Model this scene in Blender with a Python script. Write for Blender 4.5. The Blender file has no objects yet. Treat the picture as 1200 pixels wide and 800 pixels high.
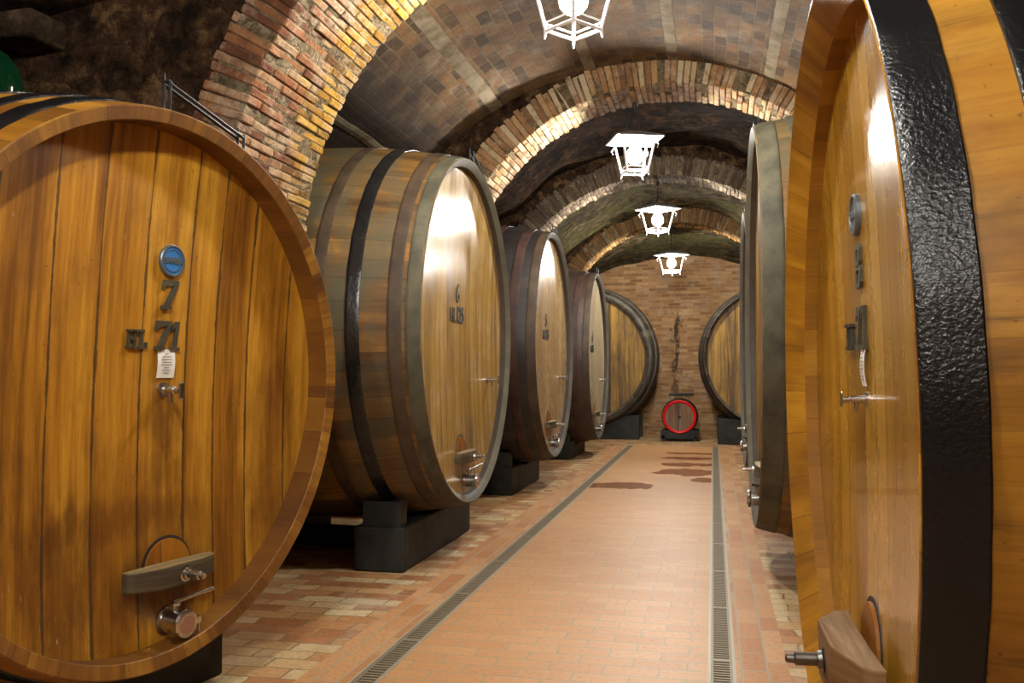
import bpy, bmesh, math, random
from mathutils import Vector, Matrix
random.seed(7)
PI = math.pi
S = bpy.context.scene
COL = S.collection

# ------------------------------------------------------------------ helpers
def link(o, parent=None):
    COL.objects.link(o)
    if parent: o.parent = parent
    return o

def tag(o, label=None, cat=None, group=None, kind=None):
    if label: o['label'] = label
    if cat: o['category'] = cat
    if group: o['group'] = group
    if kind: o['kind'] = kind
    return o

def empty(name, loc=(0, 0, 0), rot=(0, 0, 0)):
    o = bpy.data.objects.new(name, None)
    o.location = loc; o.rotation_euler = rot; o.empty_display_size = .1
    return link(o)

def mesh_obj(name, verts, faces, mat, parent=None, uvs=None, smooth=False, mats=None, fmat=None, bevel=0, seg=2, auto=None):
    me = bpy.data.meshes.new(name)
    me.from_pydata([tuple(v) for v in verts], [], faces)
    if uvs:
        uvl = me.uv_layers.new(name='UVMap')
        i = 0
        for f in uvs:
            for uv in f:
                uvl.data[i].uv = uv; i += 1
    for m in (mats or [mat]): me.materials.append(m)
    if fmat:
        for p, k in zip(me.polygons, fmat): p.material_index = k
    if smooth:
        me.polygons.foreach_set('use_smooth', [True] * len(me.polygons))
    me.update()
    o = bpy.data.objects.new(name, me)
    link(o, parent)
    if smooth and auto:
        me.set_sharp_from_angle(angle=auto)
    if bevel:
        b = o.modifiers.new('bevel', 'BEVEL'); b.width = bevel; b.segments = seg; b.limit_method = 'ANGLE'; b.angle_limit = math.radians(35)
    return o

class MB:
    """collects verts / faces for one mesh"""
    def __init__(s): s.v = []; s.f = []
    def add(s, vs, fs):
        n = len(s.v); s.v += [Vector(v) for v in vs]; s.f += [tuple(i + n for i in f) for f in fs]
    def box(s, x0, x1, y0, y1, z0, z1, j=0):
        r = (lambda: random.uniform(-j, j)) if j else (lambda: 0)
        vs = [(x + r(), y + r(), z + r()) for z in (z0, z1) for y in (y0, y1) for x in (x0, x1)]
        s.add(vs, [(0, 2, 3, 1), (4, 5, 7, 6), (0, 1, 5, 4), (2, 6, 7, 3), (0, 4, 6, 2), (1, 3, 7, 5)])
    def prism(s, poly, axis, a, b, poly2=None):
        """poly: 2D points, extruded along axis from a to b"""
        def P(p, t):
            return {'x': (t, p[0], p[1]), 'y': (p[0], t, p[1]), 'z': (p[0], p[1], t)}[axis]
        n = len(poly); q = poly2 or poly
        s.add([P(p, a) for p in poly] + [P(p, b) for p in q],
              [tuple(range(n))[::-1], tuple(range(n, 2 * n))] + [(i, (i + 1) % n, n + (i + 1) % n, n + i) for i in range(n)])
    def tube(s, pts, r, n=10, cap=True):
        pts = [Vector(p) for p in pts]; rs = r if isinstance(r, (list, tuple)) else [r] * len(pts)
        base = len(s.v); rings = []
        t0 = (pts[1] - pts[0]).normalized()
        up = Vector((0, 0, 1)) if abs(t0.z) < .9 else Vector((1, 0, 0))
        for i, p in enumerate(pts):
            t = (pts[min(i + 1, len(pts) - 1)] - pts[max(i - 1, 0)]).normalized()
            a = t.cross(up).normalized(); b = a.cross(t).normalized()
            for k in range(n):
                an = 2 * PI * k / n
                s.v.append(p + (a * math.cos(an) + b * math.sin(an)) * rs[i])
        for i in range(len(pts) - 1):
            for k in range(n):
                k2 = (k + 1) % n
                s.f.append((base + i * n + k, base + i * n + k2, base + (i + 1) * n + k2, base + (i + 1) * n + k))
        if cap:
            s.f.append(tuple(base + k for k in range(n))[::-1])
            s.f.append(tuple(base + (len(pts) - 1) * n + k for k in range(n)))
    def lathe(s, prof, org=(0, 0, 0), axis='x', n=24):
        """prof: list of (a, r) along the axis"""
        base = len(s.v)
        for a, r in prof:
            for k in range(n):
                an = 2 * PI * k / n; c, d = r * math.cos(an), r * math.sin(an)
                v = {'x': (a, c, d), 'y': (d, a, c), 'z': (c, d, a)}[axis]
                s.v.append(Vector(v) + Vector(org))
        for i in range(len(prof) - 1):
            for k in range(n):
                k2 = (k + 1) % n
                s.f.append((base + i * n + k, base + i * n + k2, base + (i + 1) * n + k2, base + (i + 1) * n + k))
        s.f.append(tuple(base + k for k in range(n))[::-1])
        s.f.append(tuple(base + (len(prof) - 1) * n + k for k in range(n)))
    def obj(s, name, mat, parent=None, smooth=False, bevel=0, auto=None, seg=2):
        return mesh_obj(name, s.v, s.f, mat, parent, smooth=smooth, bevel=bevel, auto=auto, seg=seg)

# ------------------------------------------------------------------ node helper
class NT:
    def __init__(s, name):
        s.m = bpy.data.materials.new(name); s.m.use_nodes = True
        s.t = s.m.node_tree; s.n = s.t.nodes; s.l = s.t.links
        s.n.clear()
        s.out = s.n.new('ShaderNodeOutputMaterial'); s.b = s.n.new('ShaderNodeBsdfPrincipled')
        s.l.new(s.b.outputs[0], s.out.inputs[0])
    def N(s, typ, ins=None, **kw):
        n = s.n.new(typ)
        for k, v in kw.items(): setattr(n, k, v)
        for k, v in (ins or {}).items():
            sock = n.inputs[k]
            if hasattr(v, 'is_output') or isinstance(v, bpy.types.NodeSocket): s.l.new(v, sock)
            else: sock.default_value = v
        return n
    def set(s, k, v):
        if isinstance(v, bpy.types.NodeSocket): s.l.new(v, s.b.inputs[k])
        else: s.b.inputs[k].default_value = v
    def math(s, op, a, b=0.0, clamp=False):
        return s.N('ShaderNodeMath', {0: a, 1: b}, operation=op, use_clamp=clamp).outputs[0]
    def noise(s, vec, scale, detail=4, rough=.55, dist=0, dim='3D'):
        return s.N('ShaderNodeTexNoise', {'Vector': vec, 'Scale': scale, 'Detail': detail, 'Roughness': rough, 'Distortion': dist}, noise_dimensions=dim).outputs[0]
    def ramp(s, fac, stops, interp='LINEAR'):
        n = s.N('ShaderNodeValToRGB', {0: fac}); r = n.color_ramp; r.interpolation = interp
        while len(r.elements) < len(stops): r.elements.new(.5)
        for e, (p, c) in zip(r.elements, stops):
            e.position = p
            e.color = (c, c, c, 1) if isinstance(c, (int, float)) else (*c, 1)
        return n.outputs[0]
    def mix(s, fac, a, b, mode='MIX'):
        n = s.N('ShaderNodeMix', data_type='RGBA', blend_type=mode)
        for i, v in ((0, fac), (6, a), (7, b)):
            if isinstance(v, bpy.types.NodeSocket): s.l.new(v, n.inputs[i])
            elif i == 0: n.inputs[0].default_value = v
            else: n.inputs[i].default_value = (*v, 1) if len(v) == 3 else v
        return n.outputs[2]
    def vmap(s, vec, scale=(1, 1, 1), loc=(0, 0, 0)):
        return s.N('ShaderNodeMapping', {'Vector': vec, 'Scale': scale, 'Location': loc}).outputs[0]
    def bump(s, h, strength, dist=.01, normal=None):
        ins = {'Height': h, 'Strength': strength, 'Distance': dist}
        if normal: ins['Normal'] = normal
        return s.N('ShaderNodeBump', ins).outputs[0]

def H(h, k=1.0):
    """sRGB hex -> linear"""
    c = [int(h[i:i + 2], 16) / 255 for i in (0, 2, 4)]
    return tuple(k * (x / 12.92 if x <= .04045 else ((x + .055) / 1.055) ** 2.4) for x in c)

def wood(name, cols, plank=6.0, rough=.4, seam=.016, seamcol=(.02, .012, .006), streak=.5, dirt=.4, dirtcol=(.03, .018, .01),
         coat=0.0, off=0.0, mottle=.0, mottlecol=(.1, .09, .06), cross=1.0, knots=True, bumps=.25, spec=.5, pale=0, var=.4, salpha=.85, stains=()):
    """cols: dark, mid, light; UV u runs across the planks in metres, v along the grain"""
    t = NT(name)
    uv = t.N('ShaderNodeTexCoord').outputs['UV']
    sx = t.N('ShaderNodeSeparateXYZ', {0: uv})
    u, v = sx.outputs[0], sx.outputs[1]
    wob = t.noise(t.vmap(uv, (.6, .5, 1), (off, 3, 0)), 1.2, 1)
    uu = t.math('ADD', t.math('MULTIPLY', u, 1.0), t.math('MULTIPLY', wob, .03))
    uu = t.math('ADD', uu, off)
    vc = t.N('ShaderNodeTexVoronoi', {'W': uu, 'Scale': plank, 'Randomness': .45}, voronoi_dimensions='1D', feature='F1')
    vd = t.N('ShaderNodeTexVoronoi', {'W': uu, 'Scale': plank, 'Randomness': .45}, voronoi_dimensions='1D', feature='DISTANCE_TO_EDGE')
    rnd = t.N('ShaderNodeSeparateColor', {0: vc.outputs['Color']})
    r1, r2 = rnd.outputs[0], rnd.outputs[1]
    seamw = t.math('MULTIPLY', t.ramp(t.noise(t.vmap(uv, (4, 1.6, 1)), 2.0, 6, .75), [(.42, .14), (.62, .45), (.75, 1)]), seam * plank * .62)
    # grain: stretched along v and shifted per plank
    cmb = t.N('ShaderNodeCombineXYZ', {0: u, 1: t.math('ADD', v, t.math('MULTIPLY', r1, 7)), 2: t.math('MULTIPLY', r2, 9)}).outputs[0]
    g1 = t.noise(t.vmap(cmb, (38 * cross, 1.6, 1)), 1.0, 6, .6, .4)
    g2 = t.noise(t.vmap(cmb, (9 * cross, .55, 1)), 1.0, 4, .55, .6)
    g3 = t.noise(t.vmap(cmb, (150, 7, 1)), 1.0, 3)
    f = t.math('ADD', t.math('MULTIPLY', g1, streak * .7), t.math('MULTIPLY', g2, streak * 1.0))
    f = t.math('ADD', f, t.math('MULTIPLY', r1, var))
    f = t.math('ADD', f, t.math('MULTIPLY', g3, .26))
    f = t.math('SUBTRACT', f, streak * .85 + .13 + var / 2 - .5)
    col = t.ramp(f, [(.2, cols[0]), (.5, cols[1]), (.8, cols[2])])
    # blotchy dirt
    d = t.noise(t.vmap(uv, (2.2, 1.1, 1), (off * 2, 1, 0)), 1.5, 6, .65)
    dm = t.ramp(d, [(.5, 0), (.72, 1)])
    col = t.mix(t.math('MULTIPLY', dm, dirt), col, dirtcol)
    for (su, sv, ru, rv, sa) in stains:
        a_ = t.math('DIVIDE', t.math('SUBTRACT', u, su), ru); b_ = t.math('DIVIDE', t.math('SUBTRACT', v, sv), rv)
        dd = t.math('ADD', t.math('MULTIPLY', a_, a_), t.math('MULTIPLY', b_, b_))
        e_ = t.math('ADD', t.math('SUBTRACT', 1.0, dd), t.math('MULTIPLY', t.math('SUBTRACT', t.noise(t.vmap(uv, (14, 3.5, 1)), 1.0, 6, .7), .5), 2.6))
        col = t.mix(t.math('MULTIPLY', t.ramp(e_, [(.1, 0), (.9, 1)]), sa), col, dirtcol)
    # long dark drags along the grain and small dents
    dr = t.ramp(t.noise(t.vmap(cmb, (26, 1.1, 1)), 1.0, 5, .75), [(.58, 0), (.70, 1)])
    col = t.mix(t.math('MULTIPLY', t.math('MULTIPLY', dr, d), dirt * 1.6), col, dirtcol)
    specks = t.ramp(t.noise(uv, 45, 2, .5), [(.68, 0), (.74, 1)])
    col = t.mix(t.math('MULTIPLY', specks, dirt * .8), col, dirtcol)
    if mottle:
        mn = t.ramp(t.noise(t.vmap(uv, (1.2, 2.0, 1), (off, off, 0)), 1.6, 6, .7), [(.40, 0), (.58, 1)])
        col = t.mix(t.math('MULTIPLY', mn, mottle), col, mottlecol)
    if pale:
        pn = t.ramp(t.noise(t.vmap(uv, (60, 9, 1)), 1.0, 4, .7), [(.66, 0), (.74, 1)])
        pb = t.ramp(t.noise(uv, 2.3, 2), [(.5, 0), (.62, 1)])
        col = t.mix(t.math('MULTIPLY', t.math('MULTIPLY', pn, pb), pale), col, (.55, .5, .42))
    sm = t.math('LESS_THAN', vd.outputs['Distance'], seamw)
    col = t.mix(t.math('MULTIPLY', sm, salpha), col, seamcol)
    t.set('Base Color', col)
    t.set('Roughness', t.math('ADD', t.math('MULTIPLY', d, .25), rough - .12))
    t.set('Specular IOR Level', spec)
    if coat:
        t.set('Coat Weight', coat); t.set('Coat Roughness', .07)
    h = t.math('SUBTRACT', t.math('ADD', t.math('MULTIPLY', g1, .5), t.math('MULTIPLY', g3, .2)), t.math('MULTIPLY', sm, 1.2))
    t.set('Normal', t.bump(h, bumps, .006))
    return t.m

def iron(name, c, rough=.4, c2=None, bump=.3, spec=.5, scale=30, metal=0.0):
    t = NT(name)
    co = t.N('ShaderNodeTexCoord').outputs['Object']
    a = t.noise(co, 4, 6, .65); b = t.noise(co, scale, 3)
    col = t.mix(t.ramp(a, [(.42, 0), (.62, 1)]), c, c2 or tuple(x * 1.6 for x in c))
    t.set('Base Color', col); t.set('Metallic', metal); t.set('Specular IOR Level', spec)
    t.set('Roughness', t.math('ADD', rough - .1, t.math('MULTIPLY', a, .2)))
    t.set('Normal', t.bump(t.math('ADD', b, t.math('MULTIPLY', a, 9.0 / scale)), bump, .004))
    return t.m

def plain(name, c, rough=.5, metal=0.0, emit=None, strength=0, bump=0):
    t = NT(name)
    co = t.N('ShaderNodeTexCoord').outputs['Object']
    n = t.noise(co, 25, 3)
    t.set('Base Color', t.mix(t.math('MULTIPLY', n, .35), c, tuple(x * .7 for x in c)))
    t.set('Roughness', rough); t.set('Metallic', metal)
    if bump: t.set('Normal', t.bump(n, bump, .004))
    if emit: t.set('Emission Color', (*emit, 1)); t.set('Emission Strength', strength)
    return t.m

def brick(name, plane, bw, rh, stops, mortarcol, mortar=.006, distort=.012, rough=.75, bumps=.5, soot=0, sootcol=(.02, .016, .012),
          white=0, extra=None, offset=.5, squash=None, bd=.012, spec=.3, big=0, bigcol=(.3, .25, .2)):
    """plane: 'xy' 'yx' 'xz' 'yz' object axes or 'vu' for UV"""
    t = NT(name)
    tc = t.N('ShaderNodeTexCoord'); co = tc.outputs['Object']
    src = tc.outputs['UV'] if plane in ('uv', 'vu') else co
    sp = t.N('ShaderNodeSeparateXYZ', {0: src})
    ax = {'x': 0, 'y': 1, 'z': 2, 'u': 0, 'v': 1}
    vec = t.N('ShaderNodeCombineXYZ', {0: sp.outputs[ax[plane[0]]], 1: sp.outputs[ax[plane[1]]]}).outputs[0]
    nv = t.N('ShaderNodeTexNoise', {'Vector': vec, 'Scale': 5.0, 'Detail': 3.0}).outputs['Color']
    dv = t.N('ShaderNodeVectorMath', {0: nv, 1: (.5, .5, .5)}, operation='SUBTRACT').outputs[0]
    dv = t.N('ShaderNodeVectorMath', {0: dv, 'Scale': distort * 2}, operation='SCALE').outputs[0]
    vec2 = t.N('ShaderNodeVectorMath', {0: vec, 1: dv}).outputs[0]
    br = t.N('ShaderNodeTexBrick', {'Vector': vec2, 'Color1': (0, 0, 0, 1), 'Color2': (1, 1, 1, 1), 'Mortar': (.5, .5, .5, 1), 'Scale': 1.0,
             'Mortar Size': mortar, 'Mortar Smooth': .25, 'Bias': 0.0, 'Brick Width': bw, 'Row Height': rh}, offset=offset)
    rn = t.N('ShaderNodeSeparateColor', {0: br.outputs['Color']}).outputs[0]
    fine = t.noise(vec, 14, 5, .65)
    f = t.math('ADD', t.math('MULTIPLY', rn, .75), t.math('MULTIPLY', fine, .3))
    col = t.ramp(f, stops)
    mot = t.noise(vec, 40, 3)
    col = t.mix(t.math('MULTIPLY', t.ramp(mot, [(.5, 0), (.75, 1)]), .5), col, tuple(x * .5 for x in stops[0][1]))
    blo = t.noise(co, 1.3, 6, .65)
    if big: col = t.mix(t.math('MULTIPLY', t.ramp(t.noise(co, .9, 5, .6), [(.48, 0), (.62, 1)]), big), col, bigcol)
    col = t.mix(br.outputs['Fac'], col, mortarcol)
    if white:
        wn = t.ramp(t.noise(t.vmap(co, (1, 1, 1), (5, 2, 1)), 2.6, 7, .75), [(.5, 0), (.66, 1)])
        col = t.mix(t.math('MULTIPLY', wn, white), col, (.5, .44, .36))
    if soot: col = t.mix(t.math('MULTIPLY', t.ramp(blo, [(.38, 0), (.62, 1)]), soot), col, sootcol)
    rv = rough
    if extra: col, rv = extra(t, co, col, rough)
    t.set('Base Color', col); t.set('Roughness', rv); t.set('Specular IOR Level', spec)
    h = t.math('SUBTRACT', t.math('ADD', t.math('MULTIPLY', fine, .6), t.math('MULTIPLY', rn, .5)), t.math('MULTIPLY', br.outputs['Fac'], 1.0))
    t.set('Normal', t.bump(h, bumps, bd))
    return t.m

def rubble(name, cols, scale=3.2, rough=.85, green=0):
    t = NT(name)
    co = t.N('ShaderNodeTexCoord').outputs['Object']
    nv = t.N('ShaderNodeTexNoise', {'Vector': co, 'Scale': 4.0, 'Detail': 6.0}).outputs['Color']
    co2 = t.mix(.3, co, nv)
    vm = t.vmap(co2, (1, .7, 1.5))
    v = t.N('ShaderNodeTexVoronoi', {'Vector': vm, 'Scale': scale}, feature='F1')
    e = t.N('ShaderNodeTexVoronoi', {'Vector': vm, 'Scale': scale}, feature='DISTANCE_TO_EDGE').outputs['Distance']
    r = t.N('ShaderNodeSeparateColor', {0: v.outputs['Color']}).outputs[0]
    fine = t.noise(co, 7, 10, .75)
    f = t.math('ADD', t.math('MULTIPLY', r, .22), t.math('MULTIPLY', t.ramp(fine, [(.3, 0), (.7, 1)]), .75))
    col = t.ramp(f, [(.25, cols[0]), (.55, cols[1]), (.8, cols[2])])
    col = t.mix(t.math('MULTIPLY', t.ramp(e, [(.0, 1), (.06, 0)]), .45), col, tuple(x * .6 for x in cols[0]))
    pn = t.ramp(t.noise(co, 3.3, 7, .75), [(.56, 0), (.68, 1)])
    col = t.mix(t.math('MULTIPLY', pn, .5), col, cols[2])
    if green:
        gn = t.ramp(t.noise(t.vmap(co, (1, 1, 1), (9, 4, 2)), 1.1, 4), [(.5, 0), (.62, 1)])
        col = t.mix(t.math('MULTIPLY', gn, green), col, (.09, .095, .03))
    t.set('Base Color', col); t.set('Roughness', .95); t.set('Specular IOR Level', .08)
    h = t.math('ADD', t.math('MULTIPLY', t.ramp(e, [(0, 0), (.15, 1)]), .35), t.math('MULTIPLY', fine, 2.2))
    t.set('Normal', t.bump(h, .9, .05))
    return t.m

# ------------------------------------------------------------------ materials
M = {}
M['black'] = iron('black_iron', (.007, .007, .008), .28, (.012, .011, .011), .6, .6, 55)
M['blackR'] = iron('glossy_black_iron', (.006, .006, .007), .24, (.005, .005, .005), .5, .3, 130)
M['blackpaint'] = iron('black_painted_iron', (.006, .006, .007), .45, (.01, .009, .009), .3, .3)
M['olive'] = iron('dusty_olive_hoop', H('565240'), .7, H('3c392e'), .5, .3, 60)
M['greyrim'] = iron('grey_rim', H('6a6a62'), .7, H('50524a'), .4, .3, 60)
M['brownhoop'] = iron('brown_rusted_hoop', H('4a3b2c'), .6, H('352a20'), .4, .3)
M['redhoop'] = iron('red_brown_hoop', H('46302a'), .6, H('30221e'), .4, .3)
M['darkhoop'] = iron('dark_hoop', H('26211f'), .55, H('16140f'), .4, .3)
M['cradle'] = iron('black_stained_timber', H('2c2d2a'), .62, H('1c1c1a'), .5, .3, 14)
M['steel'] = plain('brushed_steel', (.55, .54, .52), .25, 1.0)
M['darksteel'] = plain('dull_steel', (.16, .15, .14), .4, 1.0)
M['copper'] = plain('coppery_cap', (.42, .24, .17), .4, .6)
M['paper'] = plain('paper', (.78, .75, .68), .8)
M['ink'] = plain('grey_ink', (.25, .22, .22), .8)
M['blue'] = plain('blue_enamel', H('2f6fae'), .35)
M['pewter'] = plain('grey_badge_metal', H('6d7478'), .4, .6)
M['digit'] = iron('dark_wooden_figures', H('2b2a24'), .5, H('4c4634'), .3, .4)
M['stamp'] = plain('black_stamp_paint', (.02, .018, .016), .6)
M['red'] = plain('red_paint', H('e0101a'), .35)
M['white'] = plain('glare_white_lantern_metal', (.85, .86, .88), .4, emit=None)  # lantern metal: glare of the lit bulb put into the colour as white
M['bulb'] = plain('lit_bulb', (1, 1, 1), .5, emit=(1.0, .96, .87), strength=1050)
M['hood'] = plain('grey_lantern_hood', (.22, .22, .23), .5)
M['chain'] = plain('dark_chain', (.03, .03, .03), .5, .5)
M['strip'] = iron('pale_plaster_strip', H('877b66'), .9, H('63563f'), .6, .2, 20)
M['stone'] = rubble('corbel_stone', (H('241c15'), H('4a3b2c'), H('6d5c46')), 2.0)
M['oak_varnish'] = wood('varnished_oak_head', (H('6c410f'), H('a26d1c'), H('c4922f')), 5.0, .38, .030, streak=1.05, dirt=.5,
                        dirtcol=H('4a230a'), off=.33, pale=.9, bumps=.25, var=.22, seamcol=H('3a2a1a'),
                        stains=((.13, .27, .30, .20, .75), (.13, .88, .10, .16, .6), (-.35, .35, .2, .35, .5), (.75, .8, .2, .5, .45), (-.1, .55, .5, .1, .4), (.0, .45, .9, .35, .35), (.14, .72, .12, .10, .35), (-.65, .7, .12, .4, .4)))
M['oak_rim'] = wood('varnished_oak_rim', (H('553213'), H('7a501c'), H('9f7228')), 7, .5, .010, spec=.3, streak=.9, dirt=.6, dirtcol=H('381d0c'), off=2.1, cross=.5, var=.22, salpha=.45)
M['oak_rimR'] = wood('varnished_oak_rim_gold', (H('724814'), H('a3701c'), H('c8942e')), 6.5, .42, .010, streak=1.0, dirt=.5, dirtcol=H('4a2a0c'), off=4.1, cross=.3, coat=.1, pale=.4, var=.15, salpha=.5)
M['oak_varnishR'] = wood('varnished_oak_head_gold', (H('80540f'), H('ac7e20'), H('cc9e3c')), 7.5, .27, .018, streak=.5, dirt=.07,
                         dirtcol=H('5a340f'), off=7.7, coat=.4, pale=.9, bumps=.08, var=.4, seamcol=H('4a3010'), spec=.35)
M['head2'] = wood('pale_oak_head', (H('7d6446'), H('a98a5c'), H('c4a470')), 7.5, .2, .012, seamcol=H('5b4830'), streak=1.4, dirt=.5, dirtcol=H('6c5c4c'), var=.25, stains=((-.02, .22, .22, .2, .5), (.3, .5, .3, .3, .25)), off=1.4, spec=.2, cross=.8, mottle=.55,
                  mottlecol=H('a07c28'), bumps=.1)
M['head3'] = wood('grey_oak_head', (H('86705a'), H('a98c66'), H('bda174')), 8, .27, spec=.25, seam=.008, seamcol=H('5b4830'), streak=.8, dirt=.3, dirtcol=H('8a8278'), off=5.4, mottle=.35, mottlecol=H('96742e'), bumps=.1)
M['head4'] = wood('light_grey_oak_head', (H('8c7f68'), H('a89878'), H('bcae8c')), 8, .3, spec=.3, seam=.008, seamcol=H('5b4830'), streak=.7, dirt=.25, dirtcol=H('8a8278'), off=3.4, bumps=.1)
M['headB'] = wood('weathered_gold_head', (H('422c12'), H('82601e'), H('a88030')), 6.5, .5, .014, streak=1.2, dirt=.6, dirtcol=H('33240f'), off=9.4)
M['headS'] = wood('brown_cask_head', (H('3c2a1c'), H('6a4a30'), H('80603e')), 14, .5, .01, streak=.9, dirt=.5, dirtcol=H('2a1c12'), off=2.4)
M['stave1'] = wood('varnished_oak_staves', (H('5e3812'), H('9a661c'), H('b98230')), 7, .4, .01, streak=.6, dirt=.4, dirtcol=H('3a220c'), off=.7, cross=.5)
M['staveR'] = wood('golden_oak_staves', (H('68430f'), H('93641c'), H('ab7c2c')), 11, .42, .006, streak=1.0, dirt=.75, dirtcol=H('3d2a12'), off=6.2, cross=.5, spec=.3, var=.05, salpha=.15)
M['stave2'] = wood('dusty_oak_staves', (H('3a2a16'), H('6d4c22'), H('9a6d2a')), 7, .6, .012, streak=.9, dirt=.5, dirtcol=H('2a2118'), off=4.7, cross=.5, mottle=.85, var=.25, salpha=.6,
                   mottlecol=H('504c3a'), spec=.3)
M['stave3'] = wood('blackened_staves', (H('14110f'), H('262120'), H('3a302a')), 7, .55, .012, streak=.5, dirt=.4, dirtcol=H('100e0c'), off=3.7, cross=.5)
M['stave4'] = wood('dark_brown_staves', (H('241a15'), H('3c2c24'), H('4d3a2e')), 7, .55, .012, streak=.5, dirt=.4, dirtcol=H('1c1410'), off=8.7, cross=.5)
M['staveB'] = wood('grey_brown_staves', (H('2c251e'), H('463c32'), H('6a5e50')), 7, .6, .012, streak=.6, dirt=.4, dirtcol=H('1c1612'), off=5.7, cross=.5)
M['rim2'] = wood('grey_green_rim', (H('4e4c40'), H('636052'), H('787466')), 7, .6, .006, seamcol=H('30302a'), var=.08, salpha=.4, streak=.5, dirt=.3, dirtcol=H('3a3a34'), off=5.1, cross=.3)
M['rim3'] = wood('grey_rim_wood', (H('43423d'), H('5d5b55'), H('77746c')), 7, .55, .006, var=.08, salpha=.4, seamcol=H('2a2a26'), streak=.5, dirt=.3, dirtcol=H('34322e'), off=1.1, cross=.3)
M['bar'] = wood('weathered_bar_wood', (H('3a3224'), H('6a5c40'), H('88703c')), 3, .6, .004, streak=.9, dirt=.5, dirtcol=H('2a2416'), off=1.1, cross=1.5)
M['barR'] = wood('worn_chestnut_bar_wood', (H('45301f'), H('70502f'), H('8a704e')), 3, .75, spec=.2, seam=.004, streak=.9, dirt=.5, dirtcol=H('33231a'), off=2.1, cross=1.5)
M['board'] = wood('pale_board', (H('6d5644'), H('94785e'), H('b39a80')), 3, .8, .004, streak=.9, dirt=.4, off=2.9)
M['dooroak'] = wood('stained_oak_door', (H('55300e'), H('885010'), H('a86e18')), 4, .4, .01, streak=.6, dirt=.5, dirtcol=H('2d1706'), off=1.33, bumps=.2)

M['inner_dark'] = wood('dark_inner_chime', (H('2a221a'), H('3d3228'), H('4d4030')), 7, .6, .006, var=.1, salpha=.4, streak=.5, dirt=.3, dirtcol=H('1c1814'), off=1.9, cross=.3)
M['inner_oak'] = wood('brown_inner_chime', (H('4a2c10'), H('6d4414'), H('8a601c')), 5.5, .55, spec=.25, seam=.008, var=.25, salpha=.5, streak=.5, dirt=.4, dirtcol=H('331b0a'), off=1.5, cross=.3)
M['inner_gold'] = wood('golden_inner_chime', (H('6a4310'), H('94641a'), H('b28428')), 5.5, .55, spec=.25, seam=.008, var=.2, salpha=.5, streak=.5, dirt=.3, dirtcol=H('4a2a0c'), off=1.5, cross=.3)
# floor bricks
def wet(t, co, col, rough):
    # damp patches on the paving: ellipses with ragged edges
    n = t.noise(t.vmap(co, (1.0, .8, 1)), 2.2, 5, .6)
    sp = t.N('ShaderNodeSeparateXYZ', {0: co})
    tot = None
    for cx, cy, rx, ry in ((-1.12, 10.95, .42, .36), (-.38, 12.6, .42, .45), (-.35, 13.6, .5, .3), (-.4, 14.6, .45, .25), (-.3, 15.5, .5, .16), (-.12, 11.7, .16, .25)):
        a = t.math('DIVIDE', t.math('SUBTRACT', sp.outputs[0], cx), rx); b = t.math('DIVIDE', t.math('SUBTRACT', sp.outputs[1], cy), ry)
        d = t.math('ADD', t.math('MULTIPLY', a, a), t.math('MULTIPLY', b, b))
        m = t.math('SUBTRACT', 1.25, d)
        tot = m if tot is None else t.math('MAXIMUM', tot, m)
    m = t.ramp(t.math('ADD', tot, t.math('MULTIPLY', t.math('SUBTRACT', n, .5), 3.5)), [(.28, 0), (.34, 1)])
    col = t.mix(t.math('MULTIPLY', m, .8), col, H('7c3d1c'))
    return col, t.math('SUBTRACT', rough, t.math('MULTIPLY', m, .25))
M['floor_mid'] = brick('terracotta_paving', 'xy', .25, .125, [(.1, H('b98453')), (.5, H('bd8a58')), (.9, H('c29160'))], H('988a6c'), .005, .004, .5, .25, extra=wet, bd=.004, spec=.4, big=.35, bigcol=H('bc9060'))
M['floor_strip'] = brick('terracotta_edging', 'yx', .27, .115, [(.1, H('ac7244')), (.5, H('ba8656')), (.9, H('c49668'))], H('a3947a'), .006, .004, .55, .3, bd=.004)
def damp_left(t, co, col, rough):
    n = t.noise(t.vmap(co, (1.1, .8, 1), (2, 7, 0)), 1.3, 5, .6)
    m = t.ramp(n, [(.5, 0), (.62, 1)])
    return t.mix(t.math('MULTIPLY', m, .55), col, H('84593a')), rough
M['floor_side'] = brick('old_brick_paving', 'xy', .27, .13, [(.1, H('8a5430')), (.35, H('b0784a')), (.6, H('c09a6a')), (.9, H('cbb68c'))], H('86744f'), .006, .035, .6, .7, white=.45, extra=damp_left, bd=.01)
# walls and vaults
M['endwall'] = brick('end_wall_brick', 'xz', .27, .066, [(.1, H('744a30')), (.5, H('9c6a44')), (.9, H('b98a5e'))], H('8a7254'), .009, .012, .85, .6, soot=.25, sootcol=H('4a3422'), white=.25)
M['sidewall'] = brick('side_wall_brick', 'yz', .27, .066, [(.1, H('4d3222')), (.5, H('70492f')), (.9, H('8a6648'))], H('5f4f3c'), .009, .012, .85, .6, soot=.5, sootcol=H('2a2018'))
M['pier'] = brick('pier_brick', 'xz', .27, .066, [(.1, H('5d3a26')), (.5, H('865838')), (.9, H('a27c58'))], H('7a684f'), .009, .012, .85, .6, soot=.4, sootcol=H('33261b'), white=.3)
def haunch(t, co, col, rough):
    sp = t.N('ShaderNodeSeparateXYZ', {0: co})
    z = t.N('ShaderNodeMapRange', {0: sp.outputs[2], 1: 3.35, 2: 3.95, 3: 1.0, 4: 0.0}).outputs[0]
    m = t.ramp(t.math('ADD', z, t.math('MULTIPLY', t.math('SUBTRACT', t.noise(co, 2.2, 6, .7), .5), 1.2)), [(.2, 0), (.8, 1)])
    return t.mix(t.math('MULTIPLY', m, .85), col, H('1c150f')), rough
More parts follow.
